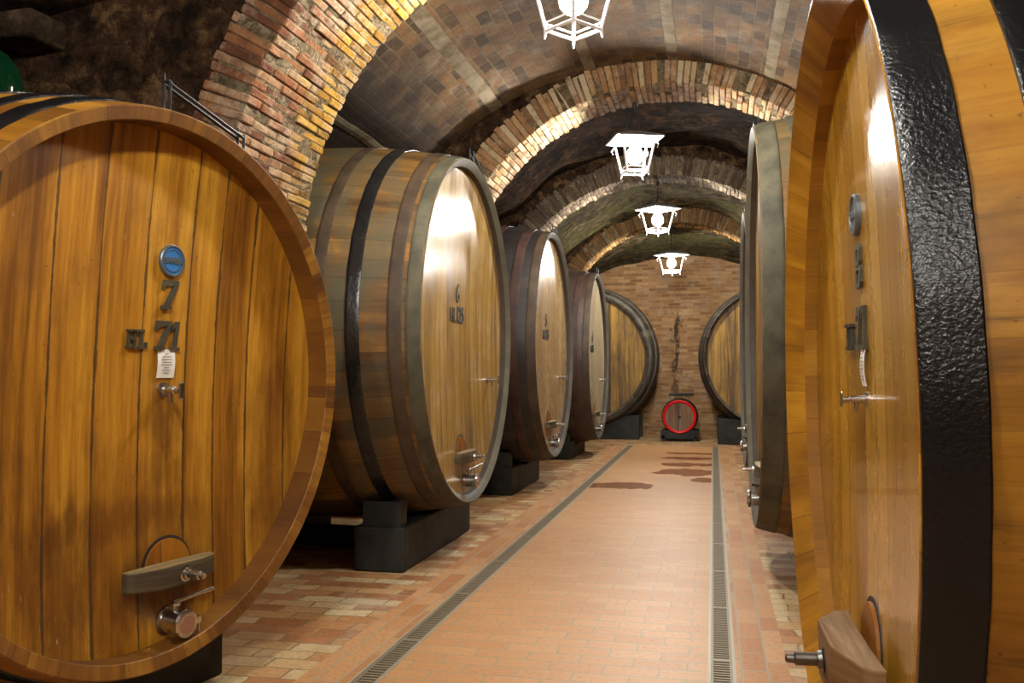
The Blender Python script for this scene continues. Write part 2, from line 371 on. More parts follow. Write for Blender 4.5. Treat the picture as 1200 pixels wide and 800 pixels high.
M['tilevault'] = brick('vault_tiles', 'vu', .21, .105, [(.1, H('3a2a1c')), (.4, H('654a2e')), (.7, H('825d36')), (.95, H('7b6846'))], H('74644a'), .007, .014, .85, .6, soot=.7, sootcol=H('2c2117'), white=.25, extra=haunch)
M['sootvault'] = brick('sooty_vault_brick', 'vu', .27, .075, [(.1, H('2a1e14')), (.5, H('46321f')), (.9, H('644c34'))], H('3c3122'), .009, .02, .9, .8, soot=.92, sootcol=H('120e0a'), white=.1)
M['rubble1'] = rubble('dark_rubble', (H('1e160f'), H('4a3524'), H('7d6242')), 5.5)
M['rubble2'] = rubble('greenish_rubble', (H('2c2418'), H('544a34'), H('857552')), 2.4, green=.5)
M['sootrubble'] = rubble('sooty_rubble', (H('120c08'), H('2c1e12'), H('543a24')), 4.5)
M['mortar'] = rubble('rib_mortar', (H('5c4e3c'), H('8c7b60'), H('b0a084')), 14)
M['dark'] = plain('channel_dark', (.012, .011, .01), .8)
M['grate'] = plain('grate_steel', H('8a7c66'), .55, .2)
M['gratedge'] = plain('grate_edge_steel', H('a89f8c'), .5, .3)

def ribmat(name, stops, white, moss=0, soot=0, mossy=None, near=None):
    t = NT(name)
    co = t.N('ShaderNodeTexCoord').outputs['Object']
    at = t.N('ShaderNodeAttribute', attribute_name='tone')
    f1 = t.noise(co, 16, 6, .7)
    f = t.math('ADD', t.math('MULTIPLY', at.outputs['Fac'], .75), t.math('MULTIPLY', f1, .3))
    col = t.ramp(f, stops)
    if moss:
        sp = t.N('ShaderNodeSeparateXYZ', {0: co})
        mr = t.N('ShaderNodeMapRange', {0: sp.outputs[1], 1: mossy[0], 2: mossy[1], 3: 0.0, 4: 1.0}).outputs[0]
        zz = t.N('ShaderNodeMapRange', {0: sp.outputs[2], 1: 2.3, 2: 3.0, 3: 0.0, 4: .25}).outputs[0]
        mm = t.ramp(t.math('ADD', t.math('ADD', mr, zz), t.math('MULTIPLY', t.math('SUBTRACT', t.noise(co, 5, 6, .7), .5), 1.6)), [(.5, 0), (.85, 1)])
        col = t.mix(t.math('MULTIPLY', mm, moss), col, t.ramp(f, [(.2, H('6e4e16')), (.6, H('a87c20')), (.9, H('c09a3c'))]))
    wn = t.ramp(t.noise(t.vmap(co, (1, 1, 1), (3, 1, 8)), 3.2, 8, .78), [(.5, 0), (.62, 1)])
    col = t.mix(t.math('MULTIPLY', wn, white), col, H('bfae96'))
    dk = t.ramp(t.noise(co, 11, 8, .8), [(.5, 0), (.64, 1)])
    col = t.mix(t.math('MULTIPLY', dk, .6), col, H('43301f'))
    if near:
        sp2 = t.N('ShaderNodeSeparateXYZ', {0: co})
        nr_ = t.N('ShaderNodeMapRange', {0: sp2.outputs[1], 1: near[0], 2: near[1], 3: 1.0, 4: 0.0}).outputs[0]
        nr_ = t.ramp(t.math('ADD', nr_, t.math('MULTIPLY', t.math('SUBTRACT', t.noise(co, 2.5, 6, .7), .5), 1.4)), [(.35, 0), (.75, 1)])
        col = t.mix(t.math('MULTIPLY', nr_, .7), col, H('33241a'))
    if soot:
        sn = t.ramp(t.noise(co, 1.2, 5, .65), [(.42, 0), (.6, 1)])
        col = t.mix(t.math('MULTIPLY', sn, soot), col, H('2c2219'))
    t.set('Base Color', col); t.set('Roughness', .85); t.set('Specular IOR Level', .3)
    t.set('Normal', t.bump(t.math('ADD', f1, t.noise(co, 50, 5, .7)), .9, .02))
    return t.m
RIBSTOPS = [(.15, H('5f3622')), (.45, H('8a5636')), (.7, H('a0724c')), (.9, H('ad9070'))]
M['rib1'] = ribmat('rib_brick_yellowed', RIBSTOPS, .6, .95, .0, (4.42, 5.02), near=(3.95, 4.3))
M['rib2'] = ribmat('rib_brick_limed', [(.15, H('7c5a3e')), (.45, H('a87c52')), (.7, H('b99568')), (.9, H('c9b592'))], .7)
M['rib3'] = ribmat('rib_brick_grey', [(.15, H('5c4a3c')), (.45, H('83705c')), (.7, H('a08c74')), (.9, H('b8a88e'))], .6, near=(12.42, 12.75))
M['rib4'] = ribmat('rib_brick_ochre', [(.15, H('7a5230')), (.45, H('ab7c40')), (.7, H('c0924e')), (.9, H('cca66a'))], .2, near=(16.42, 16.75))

# ------------------------------------------------------------------ setting
def struct(o): o['kind'] = 'structure'; return o
XL, XR = -4.75, 3.4
YB, YE = -2.6, 19.9
def slab(name, x0, x1, y0, y1, z, mat, th=.2):
    m = MB(); m.box(x0, x1, y0, y1, z - th, z); return struct(m.obj(name, mat))
slab('floor', -1.435, -.035, YB, 17.0, 0, M['floor_mid'])
slab('floor_left_edging', -1.80, -1.565, YB, 17.0, 0, M['floor_strip'])
slab('floor_right_edging', .09, .325, YB, 17.0, 0, M['floor_strip'])
slab('floor_left', XL, -1.80, YB, YE, -.004, M['floor_side'])
slab('floor_right', .325, XR, YB, YE, -.004, M['floor_side'])
slab('floor_end', -1.80, .325, 17.0, YE, -.002, M['floor_side'])

def vault_z(x, crown, drop=1.0):
    d = abs(x + .65)
    r = 2.75
    if d < 1.95: z = crown - (r - math.sqrt(r * r - d * d)) * drop
    else:
        z0 = crown - (r - math.sqrt(r * r - 1.95 ** 2)) * drop
        z = z0 - (d - 1.95) * (z0 - 2.98) / (4.1 - 1.95)
    return z
def wobble(x, y, a):
    return a * (math.sin(3.1 * x + 1.7 * y) * .5 + math.sin(5.3 * y - 2.2 * x + 1) * .3 + math.sin(9.1 * x + 7.3 * y) * .2)
def vault(name, y0, y1, c0, c1, mat, amp, drop=1.0):
    nx, ny = 90, int((y1 - y0) / .08)
    vs, fs, uvs, us = [], [], [], []
    xs = [XL + (XR - XL) * i / nx for i in range(nx + 1)]
    u = 0; pu = None
    for x in xs:
        z = vault_z(x, c0)
        if pu: u += math.hypot(x - pu[0], z - pu[1])
        pu = (x, z); us.append(u)
    for j in range(ny + 1):
        y = y0 + (y1 - y0) * j / ny; c = c0 + (c1 - c0) * j / ny
        for x in xs: vs.append((x, y, vault_z(x, c, drop) + wobble(x, y, amp)))
    for j in range(ny):
        for i in range(nx):
            a = j * (nx + 1) + i; q = (a, a + 1, a + nx + 2, a + nx + 1)
            fs.append(q); yv = [vs[k][1] for k in q]
            uvs.append([(us[i], yv[0]), (us[i + 1], yv[1]), (us[i + 1], yv[2]), (us[i], yv[3])])
    o = mesh_obj(name, vs, fs, mat, uvs=uvs, smooth=True)
    s = o.modifiers.new('thick', 'SOLIDIFY'); s.thickness = .25; s.offset = 1
    return struct(o)
RIBS = [(4.15, 5.1, -.55, 3.90, 1.85, 'rib1'), (8.4, 9.0, -.45, 4.0, 2.05, 'rib2'), (12.35, 12.9, -.70, 4.0, 2.3, 'rib3'), (16.35, 16.9, -.65, 4.0, 2.12, 'rib4')]
vault('ceiling', YB, 4.6, 4.25, 4.25, M['rubble1'], .05)
vault('ceiling_tiled', 5.0, 8.5, 4.22, 4.22, M['tilevault'], .012)
vault('ceiling_sooty', 8.9, 12.45, 4.4, 4.4, M['sootrubble'], .08)
vault('ceiling_rough', 12.8, 16.45, 4.25, 4.25, M['rubble2'], .08)
vault('ceiling_far', 16.8, YE + .1, 4.0, 3.82, M['rubble2'], .05, .5)

def wallbox(name, x0, x1, y0, y1, z0, z1, mat):
    m = MB(); m.box(x0, x1, y0, y1, z0, z1); return struct(m.obj(name, mat))
wallbox('wall_left', XL - .3, XL + .02, YB - .3, YE + .3, -.2, 3.3, M['sidewall'])
wallbox('wall_right', XR - .02, XR + .3, YB - .3, YE + .3, -.2, 3.3, M['sidewall'])
wallbox('wall_front', XL - .3, XR + .3, YB - .3, YB, -.2, 4.7, M['pier'])
def stain(t, co, col, rough):
    sp = t.N('ShaderNodeSeparateXYZ', {0: co})
    dx = t.math('ABSOLUTE', t.math('ADD', sp.outputs[0], .765))
    n = t.noise(t.vmap(co, (2.5, 1, 1.2)), 3.0, 6, .7)
    m = t.math('ADD', t.math('SUBTRACT', .13, dx), t.math('MULTIPLY', t.math('SUBTRACT', n, .52), .9))
    zt = t.N('ShaderNodeMapRange', {0: sp.outputs[2], 1: 2.5, 2: 2.75, 3: 1.0, 4: 0.0}).outputs[0]
    near = t.math('LESS_THAN', dx, .17)
    m = t.math('MULTIPLY', t.ramp(m, [(.02, 0), (.12, 1)]), t.math('MULTIPLY', zt, near))
    zz = t.ramp(t.N('ShaderNodeMapRange', {0: sp.outputs[2], 1: .4, 2: 1.3, 3: 0.0, 4: 1.0}).outputs[0], [(.2, .35), (1, 1)])
    return t.mix(t.math('MULTIPLY', t.math('MULTIPLY', m, zz), .85), col, H('1c140e')), rough
M['endwall'] = brick('end_wall_brick', 'xz', .27, .066, [(.1, H('7e5434')), (.5, H('a2724a')), (.9, H('bc9264'))], H('94805c'), .009, .012, .85, .6, soot=.3, sootcol=H('5c442c'), white=.35, extra=stain)
wallbox('wall_end', XL - .3, XR + .3, YE, YE + .3, -.2, 4.7, M['endwall'])

def rib(idx, y0, y1, cx, crown, r, mk):
    cz = crown - r; SB = .45
    yp = 4.55 if idx == 1 else y0
    a0, a1 = 0.0, PI
    foot = cz
    th = .27
    # backing: diaphragm wall between ring, vault and pier
    vs, fs = [], []
    n = 64
    ro = r + .03
    def ring_pt(k):
        a = PI * k / n
        return cx + ro * math.cos(a), cz + ro * math.sin(a)
    m = MB()
    lx, rx = cx - ro, cx + ro
    arc = [ring_pt(k) for k in range(n + 1)]            # right to left over the crown
    outer = []
    for k in range(n + 1):
        x, z = arc[k]
        t = k / n
        X = rx + 1.2 - (rx + 1.2 - (lx - 1.2)) * t if 0 < k < n else (XR if k == 0 else XL)
        outer.append((XR + (XL - XR) * t, 4.7))
    for k in range(n):
        a, b = arc[k], arc[k + 1]; c, d = outer[k + 1], outer[k]
        m.add([(a[0], y0 + .03, a[1]), (b[0], y0 + .03, b[1]), (c[0], y0 + .03, c[1]), (d[0], y0 + .03, d[1]),
               (a[0], y1 - .03, a[1]), (b[0], y1 - .03, b[1]), (c[0], y1 - .03, c[1]), (d[0], y1 - .03, d[1])],
              [(0, 1, 2, 3), (7, 6, 5, 4), (0, 4, 5, 1)])
    # side pieces and piers down to the floor
    for sx, xo in ((lx, XL), (rx, XR)):
        sb = sx - SB if sx < 0 else sx + SB
        m.box(min(sb, xo), max(sb, xo), yp + .03, y1 - .03, -.1, cz)
        m.prism([(sx, cz), (sb, cz), (sb, cz - .6)], 'y', yp + .03, y1 - .03)
        zl = cz + .12 if idx == 1 else cz
        m.add([(sx, y0 + .03, cz), (xo, y0 + .03, zl), (xo, y0 + .03, 4.7), (sx, y1 - .03, cz), (xo, y1 - .03, cz), (xo, y1 - .03, 4.7)], [(0, 1, 2), (5, 4, 3)])
    wall = struct(m.obj('wall_arch' if True else '', M['rubble1'] if idx != 1 else M['rubble1']))
    # voussoir bricks, individually shaped, one mesh
    mb = MB(); tones = []
    pitch = .047 if idx == 1 else .056
    nc = int(PI * r / pitch)
    W = y1 - y0
    def add_brick(pts8, tone):
        mb.add(pts8, [(0, 2, 3, 1), (4, 5, 7, 6), (0, 1, 5, 4), (2, 6, 7, 3), (0, 4, 6, 2), (1, 3, 7, 5)])
        tones.extend([tone] * 8)
    for c in range(nc):
        am = PI * (c + .5) / nc; hw = (PI / nc) * .5 * .89
        cuts = [y0]
        first = .26 if c % 2 else .13
        y = y0 + first
        while y < y1 - .08: cuts.append(y); y += .26
        cuts.append(y1)
        for i in range(len(cuts) - 1):
            ya, yb = cuts[i] + .005, cuts[i + 1] - .005
            e = random.uniform(-.011, .008)
            if i == 0: ya += random.uniform(-.012, .01)
            if i == len(cuts) - 2: yb += random.uniform(-.018, .014)
            if random.random() < .03: e += .03
            da = random.uniform(-.0015, .0015)
            tone = random.random()
            pts = []
            for rad in (r + e, r + th + random.uniform(-.02, .02)):
                for yy in (ya, yb):
                    for s_ in (-1, 1):
                        k = am + da + s_ * hw
                        rr = rad + random.uniform(-.006, .006)
                        pts.append((cx + rr * math.cos(k), yy + random.uniform(-.004, .004), cz + rr * math.sin(k)))
            add_brick(pts, tone)
    # pier faces under the springing: flat courses
    z = cz - .07
    row = 0
    while z > -.05:
        kk = min(1, max(0, (cz - z) / .6)) * SB
        for sx, d in ((lx + .03 - kk, -1), (rx - .03 + kk, 1)):
            ycur = yp - (.13 if row % 2 else 0)
            while ycur < y1 - .02:
                ya = max(ycur, yp) + .004; yb = min(ycur + .26, y1) - .004
                if yb - ya > .03:
                    e = random.uniform(-.012, .01)
                    xa, xb = sx - d * (0.0 + e), sx + d * .25
                    X0, X1 = min(xa, xb), max(xa, xb)
                    pts = [(x, yy, zz) for zz in (z + .004, z + .062) for yy in (ya, yb) for x in (X0, X1)]
                    add_brick([(p[0] + random.uniform(-.003, .003), p[1] + random.uniform(-.003, .003), p[2]) for p in pts], random.random())
                ycur += .26
        z -= .07; row += 1
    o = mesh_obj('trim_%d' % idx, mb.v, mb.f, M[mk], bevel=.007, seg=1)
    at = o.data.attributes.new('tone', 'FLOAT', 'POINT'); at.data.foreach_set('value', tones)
    struct(o)
    wall.name = 'wall_arch_%s' % ('near', 'second', 'third', 'far')[idx - 1]
    # mortar core just behind the brick faces
    mc = MB()
    for k in range(n):
        a, b = PI * k / n, PI * (k + 1) / n
        q = []
        for ang in (a, b):
            for rad in (r + .007, r + .24): q.append((cx + rad * math.cos(ang), cz + rad * math.sin(ang)))
        P = [q[0], q[1], q[3], q[2]]
        mc.add([(p[0], y0 + .012, p[1]) for p in P] + [(p[0], y1 - .012, p[1]) for p in P],
               [(0, 1, 2, 3), (7, 6, 5, 4), (0, 3, 7, 4), (1, 5, 6, 2)])
    struct(mc.obj('trim_%d' % (idx + 10), M['mortar']))
for i, a in enumerate(RIBS): rib(i + 1, *a)

# pale strips running along the tiled vault
for k, (x, w) in enumerate(((-2.0, .055), (-.34, .045), (-2.9, .05), (.5, .045), (-1.1, .05))):
    vs, fs = [], []
    n = 40
    for j in range(n + 1):
        y = 5.0 + 3.45 * j / n
        for dx in (-w, 0, w):
            xx = x + dx + .002 * math.sin(j * 1.7)
            vs.append((xx, y, vault_z(xx, 4.22) + wobble(xx, y, .012) - (.007 if dx == 0 else .003)))
    for j in range(n):
        for i in range(2):
            a = j * 3 + i; fs.append((a, a + 1, a + 4, a + 3))
    o = mesh_obj('trim_%d' % (20 + k), vs, fs, M['strip']); sm = o.modifiers.new('t', 'SOLIDIFY'); sm.thickness = .03; sm.offset = 1; struct(o)

# ------------------------------------------------------------------ drains
def drain(name, x0, x1, label):
    root = empty(name, ((x0 + x1) / 2, YB, -.03))
    tag(root, label, 'drain grate')
    w = (x1 - x0) / 2; Ln = 17.0 - YB
    m = MB()
    m.box(-w, w, 0, Ln, -.09, -.06)
    m.obj('channel', M['dark'], root)
    m = MB()
    m.box(-w, -w + .014, 0, Ln, -.06, .032); m.box(w - .014, w, 0, Ln, -.06, .032)
    m.obj('frame', M['gratedge'], root)
    m = MB()
    y = 2.0
    while y < Ln:
        if (y % 1.0) < .035: m.box(-w + .016, w - .016, y, y + .034, .0, .027)
        else: m.box(-w + .022, w - .022, y, y + .014, .005, .026)
        y += .034
    m.box(-w + .0145, -w + .026, 2.0, Ln, .0, .028); m.box(w - .026, w - .0145, 2.0, Ln, .0, .028)
    m.box(-.006, .006, 2.0, Ln, .0, .018)
    g = m.obj('grating', M['grate'], root)
drain('drain_grate', -1.565, -1.435, 'long slotted steel floor drain running along the left row of barrels')
drain('drain_grate', -.035, .09, 'long slotted steel floor drain running along the right row of barrels')

# ------------------------------------------------------------------ lettering
def text_obj(name, body, size, ext, mat, parent, loc, shear=0.0, width=1.0, bold=0.0, bevel=0):
    c = bpy.data.curves.new(name, 'FONT'); c.body = body; c.size = size; c.extrude = ext; c.shear = shear; c.offset = bold
    c.align_x = 'CENTER'; c.align_y = 'CENTER'; c.bevel_depth = bevel
    t = bpy.data.objects.new(name + '_tmp', c); COL.objects.link(t)
    dg = bpy.context.evaluated_depsgraph_get(); dg.update()
    me = bpy.data.meshes.new_from_object(t.evaluated_get(dg)); me.materials.clear(); me.materials.append(mat)
    bpy.data.objects.remove(t)
    # text plane (x right, y up) -> barrel frame: right = +y, up = +z, out = +x
    me.transform(Matrix(((0, 0, 1, 0), (width, 0, 0, 0), (0, 1, 0, 0), (0, 0, 0, 1))))
    o = bpy.data.objects.new(name, me); o.location = loc
    return link(o, parent)
GLY = {
 '7': [[(0, .80), (.03, 1), (1, 1), (.97, .82)], [(.0, .68), (.0, .80), (.16, .80), (.14, .68)], [(.72, .86), (.99, .92), (.55, .10), (.30, .10)], [(.12, 0), (.12, .13), (.66, .13), (.66, 0)]],
 '1': [[(.36, 0), (.36, 1), (.66, 1), (.66, 0)], [(.08, .68), (.08, .78), (.36, 1), (.45, .86)], [(.1, 0), (.1, .1), (.9, .1), (.9, 0)]],
 'H': [[(.1, 0), (.1, 1), (.32, 1), (.32, 0)], [(.68, 0), (.68, 1), (.9, 1), (.9, 0)], [(.32, .42), (.32, .56), (.68, .56), (.68, .42)],
       [(0, 0), (0, .12), (.42, .12), (.42, 0)], [(.58, 0), (.58, .12), (1, .12), (1, 0)], [(0, .88), (0, 1), (.42, 1), (.42, .88)], [(.58, .88), (.58, 1), (1, 1), (1, .88)]],
 'L': [[(.2, 0), (.2, 1), (.44, 1), (.44, 0)], [(.05, 0), (.05, .13), (.95, .13), (.95, 0)], [(.05, .88), (.05, 1), (.6, 1), (.6, .88)], [(.8, 0), (.8, .34), (.95, .34), (.95, 0)]],
 '8': [[(.15, .0), (.05, .12), (.05, .4), (.2, .52), (.8, .52), (.95, .4), (.95, .12), (.85, 0), (.75, .12), (.75, .40), (.25, .40), (.25, .12), (.75, .12), (.85, 0)],
       [(.2, .50), (.12, .6), (.12, .9), (.22, 1), (.78, 1), (.88, .9), (.88, .6), (.8, .5), (.68, .62), (.68, .88), (.32, .88), (.32, .62), (.68, .62), (.8, .5)]],
}
def glyph(name, ch, y, z, w, h, x, depth, slant, mat, parent):
    m = MB()
    for i, p in enumerate(GLY[ch]):
        m.prism([(y + px * w + slant * py * h, R + z + py * h) for px, py in p], 'x', x, x + depth + .0015 * i)
    return m.obj(name, mat, parent)

# ------------------------------------------------------------------ barrel
def barrel(name, label, cat, c, n_yaw, tilt, R, L, bulge, head, stave, rim, hoops, inner=None, bev=.03, chime=.066, recess=.13, dish=.05, seg=192, group=None):
    """c = centre of the front face outline; axis leaves the face along +x of the barrel frame"""
    rot = Matrix.Rotation(n_yaw, 4, 'Z') @ Matrix.Rotation(-tilt, 4, 'Y')
    base = Vector(c) - (rot @ Vector((0, 0, R)))
    root = empty(name, base, (0, -tilt, n_yaw)); root.rotation_mode = 'XYZ'
    tag(root, label, cat, group)
    def rad(s):
        q = (s - L / 2) / (L / 2); return R + bulge * (1 - q * q)
    # body : outside + front chime face + inside of the chime, front and back
    prof = []
    prof.append((recess + .01, R - chime, 1)); prof.append((bev + .004, R - chime, 1)); prof.append((bev, R - chime + .003, 1))
    prof.append((0, R - .005, 1)); prof.append((.004, rad(.004), 0))
    ns = 24
    for i in range(1, ns): prof.append((L * i / ns, rad(L * i / ns), 0))
    prof.append((L - .006, rad(L), 0)); prof.append((L, R - .01, 0)); prof.append((L, R - chime, 0)); prof.append((L - recess, R - chime, 0))
    vs, fs, uvs, fm = [], [], [], []
    acc = [0]
    for i in range(1, len(prof)): acc.append(acc[-1] + math.hypot(prof[i][0] - prof[i - 1][0], prof[i][1] - prof[i - 1][1]))
    for s, r, _ in prof:
        for k in range(seg):
            a = 2 * PI * k / seg
            vs.append((-s, r * math.cos(a), R + r * math.sin(a)))
    for i in range(len(prof) - 1):
        for k in range(seg):
            k2 = (k + 1) % seg
            fs.append((i * seg + k, i * seg + k2, (i + 1) * seg + k2, (i + 1) * seg + k)[::-1])
            u0, u1 = 2 * PI * k / seg * R, 2 * PI * (k + 1) / seg * R
            uvs.append([(u0, acc[i]), (u1, acc[i]), (u1, acc[i + 1]), (u0, acc[i + 1])][::-1])
            fm.append(2 if i < 1 else 1 if i < 4 else 0)
    mesh_obj('body', vs, fs, None, root, uvs=uvs, smooth=True, mats=[stave, rim, inner or M['inner_dark']], fmat=fm, auto=math.radians(32))
    # heads : dished discs
    def hx(y, z):
        q = min(1, math.hypot(y, z) / (R - chime)); return -(recess + dish * (1 - q * q))
    for nm, front in (('head', True), ('rear_head', False)):
        vs, fs, uvs = [(hx(0, 0) if front else -L - hx(0, 0), 0, R)], [], []
        nr = 14; sg = 96
        for i in range(1, nr + 1):
            q = (R - chime + .004) * i / nr
            for k in range(sg):
                a = 2 * PI * k / sg; y, z = q * math.cos(a), q * math.sin(a)
                vs.append((hx(y, z) if front else -L - hx(y, z), y, R + z))
        for k in range(sg): fs.append((0, 1 + k, 1 + (k + 1) % sg))
        for i in range(nr - 1):
            for k in range(sg):
                a = 1 + i * sg + k; b = 1 + i * sg + (k + 1) % sg
                fs.append((a, a + sg, b + sg, b))
        if not front: fs = [f[::-1] for f in fs]
        uvs = [[(vs[j][1], vs[j][2]) for j in f] for f in fs]
        mesh_obj(nm, vs, fs, head, root, uvs=uvs, smooth=True)
    for s0, s1, mat, *ex in hoops:
        th = ex[0] if ex else .007
        pf = [(s0, rad(s0) - .002), (s0, rad(s0) + th * .8), (s0 + .003, rad(s0) + th)]
        for i in range(1, 4): s = s0 + (s1 - s0) * i / 4; pf.append((s, rad(s) + th))
        pf += [(s1 - .003, rad(s1) + th), (s1, rad(s1) + th * .8), (s1, rad(s1) - .002)]
        vs, fs = [], []
        for s, r in pf:
            for k in range(seg):
                a = 2 * PI * k / seg; rr = r + (.0015 * math.sin(k * 1.3) if .004 < r - rad(s) else 0)
                vs.append((-s, rr * math.cos(a), R + rr * math.sin(a)))
        for i in range(len(pf) - 1):
            for k in range(seg):
                k2 = (k + 1) % seg; fs.append((i * seg + k, (i + 1) * seg + k, (i + 1) * seg + k2, i * seg + k2))
        # overlap plate with rivets, low on the side
        h = mesh_obj('hoop', vs, fs, mat, root, smooth=True, auto=math.radians(40))
    return root, hx, rad, R

def bar_part(root, hx, R, y0, y1, z, hgt, mat, prot=.12, boltmat=None, boltlen=.09, yb=None, door=True, dw=.17, dh=.2, doormat=None):
    """small arched hatch with its cross bar and screw"""
    yc = (y0 + y1) / 2 if yb is None else yb[0]
    x0 = hx(yc, z)
    dpart = None
    if door:
        # arched groove and hatch board
        pts = []
        n = 20
        zc = z + .02
        for k in range(n + 1):
            a = PI * k / n; pts.append((yc + dw * math.cos(a), zc + dh * .72 * math.sin(a)))
        poly = pts + [(yc - dw * .92, zc - .06), (yc + dw * .92, zc - .06)]
        vs, fs, uv = [], [], []
        m = len(poly)
        inner = [((p[0] - yc) * .90 + yc, (p[1] - zc) * .90 + zc) for p in poly]
        # dark reveal ring
        for p in poly: vs.append((hx(p[0], p[1]) + .003, p[0], R + p[1]))
        for p in inner: vs.append((hx(p[0], p[1]) + .003, p[0], R + p[1]))
        for p in poly: vs.append((hx(p[0], p[1]) - .01, p[0], R + p[1]))
        ring = [(i, (i + 1) % m, m + (i + 1) % m, m + i) for i in range(m)]
        ring += [(i, 2 * m + i, 2 * m + (i + 1) % m, (i + 1) % m) for i in range(m)]
        bv = [(hx(p[0], p[1]) + .012, p[0], R + p[1]) for p in inner]
        bw = [(hx(p[0], p[1]) - .004, p[0], R + p[1]) for p in inner]
        dpart = mesh_obj('hatch', bv + bw, [tuple(range(m))] + [(i, m + i, m + (i + 1) % m, (i + 1) % m) for i in range(m)], doormat or M['dooroak'], root,
                         uvs=[[(p[0], p[1]) for p in inner]] + [[(0, 0), (.01, 0), (.01, .01), (0, .01)]] * m)
        mesh_obj('gap', vs, ring, M['stamp'], dpart)
    # cross bar, bowed and tapered towards its ends
    ym = (y0 + y1) / 2
    xo = x0 + prot; xi = x0 + .016
    half = (y1 - y0) / 2
    out = [(y0, xi + .03), (y0 + .02, xi + .05), (ym - half * .45, xo), (ym + half * .45, xo), (y1 - .02, xi + .05), (y1, xi + .03), (y1, xi), (ym + half * .5, xi + .012), (ym - half * .5, xi + .012), (y0, xi)]
    m = MB()
    nn = len(out)
    vs = [(x, y, R + z - hgt / 2 * (1 if abs(y - ym) < half * .6 else .86)) for y, x in out] + [(x, y, R + z + hgt / 2 * (1 if abs(y - ym) < half * .6 else .86)) for y, x in out]
    fs = [tuple(range(nn)), tuple(range(nn, 2 * nn))[::-1]] + [(i, nn + i, nn + (i + 1) % nn, (i + 1) % nn) for i in range(nn)]
    uvs = [[(vs[j][0], vs[j][1]) for j in f] for f in fs[:2]] + [[(vs[j][2], vs[j][1]) for j in f] for f in fs[2:]]
    bo = mesh_obj('crossbar', vs, fs, mat, root, uvs=uvs, bevel=.006)
    b = MB(); y = yc if yb is None else yb[0]
    b.lathe([(xo - .004, .030), (xo + .004, .032), (xo + .006, .024), (xo + .016, .022), (xo + .018, .017), (xo + boltlen, .017), (xo + boltlen + .004, .012), (xo + boltlen + .022, .011), (xo + boltlen + .026, .006)], (0, y, R + z), 'x', 16)
    b.obj('screw', boltmat or M['steel'], bo, smooth=True, auto=math.radians(30))
    return bo

def valve_part(root, hx, R, y, z, s=1.0, lever=True, mat=None, lev=1, cap=True):
    x0 = hx(y, z); mat = mat or M['steel']
    v = MB()
    v.lathe([(x0, .060 * s), (x0 + .01 * s, .062 * s), (x0 + .012 * s, .05 * s), (x0 + .10 * s, .05 * s), (x0 + .102 * s, .058 * s), (x0 + .112 * s, .062 * s), (x0 + .124 * s, .058 * s), (x0 + .126 * s, .047 * s)], (0, y, R + z), 'x', 28)
    v.tube([(x0 + .05 * s, y, R + z + .04 * s), (x0 + .05 * s, y, R + z + .075 * s)], .014 * s, 12)
    v.tube([(x0 + .05 * s, y, R + z + .070 * s), (x0 + .05 * s, y, R + z + .082 * s)], .022 * s, 12)
    # clamp wing nut
    v.box(x0 + .108 * s, x0 + .122 * s, y + .055 * s, y + .085 * s, R + z - .012 * s, R + z + .012 * s)
    v.tube([(x0 + .115 * s, y + .075 * s, R + z + .02 * s), (x0 + .115 * s, y + .08 * s, R + z - .05 * s)], .006 * s, 8)
    v.box(x0 + .1 * s, x0 + .128 * s, y - .07 * s, y - .055 * s, R + z - .02 * s, R + z + .02 * s)
    vo = v.obj('valve', mat, root, smooth=True, auto=math.radians(30))
    if lever:
        l = MB(); zz = R + z + .086 * s
        l.tube([(x0 + .05 * s, y - .012 * s, zz), (x0 + .055 * s, y + .02 * s * lev, zz + .002), (x0 + .075 * s, y + .07 * s * lev, zz + .012 * s), (x0 + .11 * s, y + .17 * s * lev, zz + .03 * s)], [.012 * s, .011 * s, .008 * s, .009 * s], 10)
        l.obj('lever', mat, vo, smooth=True, auto=math.radians(40))
    if cap:
        l = MB(); l.lathe([(x0 + .122 * s, .042 * s), (x0 + .130 * s, .040 * s), (x0 + .132 * s, .02 * s)], (0, y, R + z), 'x', 24)
        l.obj('cap', M['copper'], vo, smooth=True, auto=math.radians(30))
    return vo

def tap_part(root, hx, R, y, z, s=1.0, mat=None):
    x0 = hx(y, z); m = MB(); mat = mat or M['steel']
    m.lathe([(x0, .026 * s), (x0 + .008 * s, .026 * s), (x0 + .01 * s, .014 * s), (x0 + .055 * s, .013 * s), (x0 + .058 * s, .010 * s), (x0 + .075 * s, .010 * s), (x0 + .078 * s, .014 * s), (x0 + .082 * s, .014 * s)], (0, y, R + z), 'x', 16)
    m.tube([(x0 + .035 * s, y, R + z), (x0 + .037 * s, y, R + z - .045 * s)], [.009 * s, .007 * s], 10)
    to = m.obj('tap', mat, root, smooth=True, auto=math.radians(30))
    h = MB(); h.box(x0 + .080 * s, x0 + .088 * s, y - .010 * s, y + .010 * s, R + z - .028 * s, R + z + .028 * s)
    h.obj('knob', mat, to, bevel=.003)
    return to

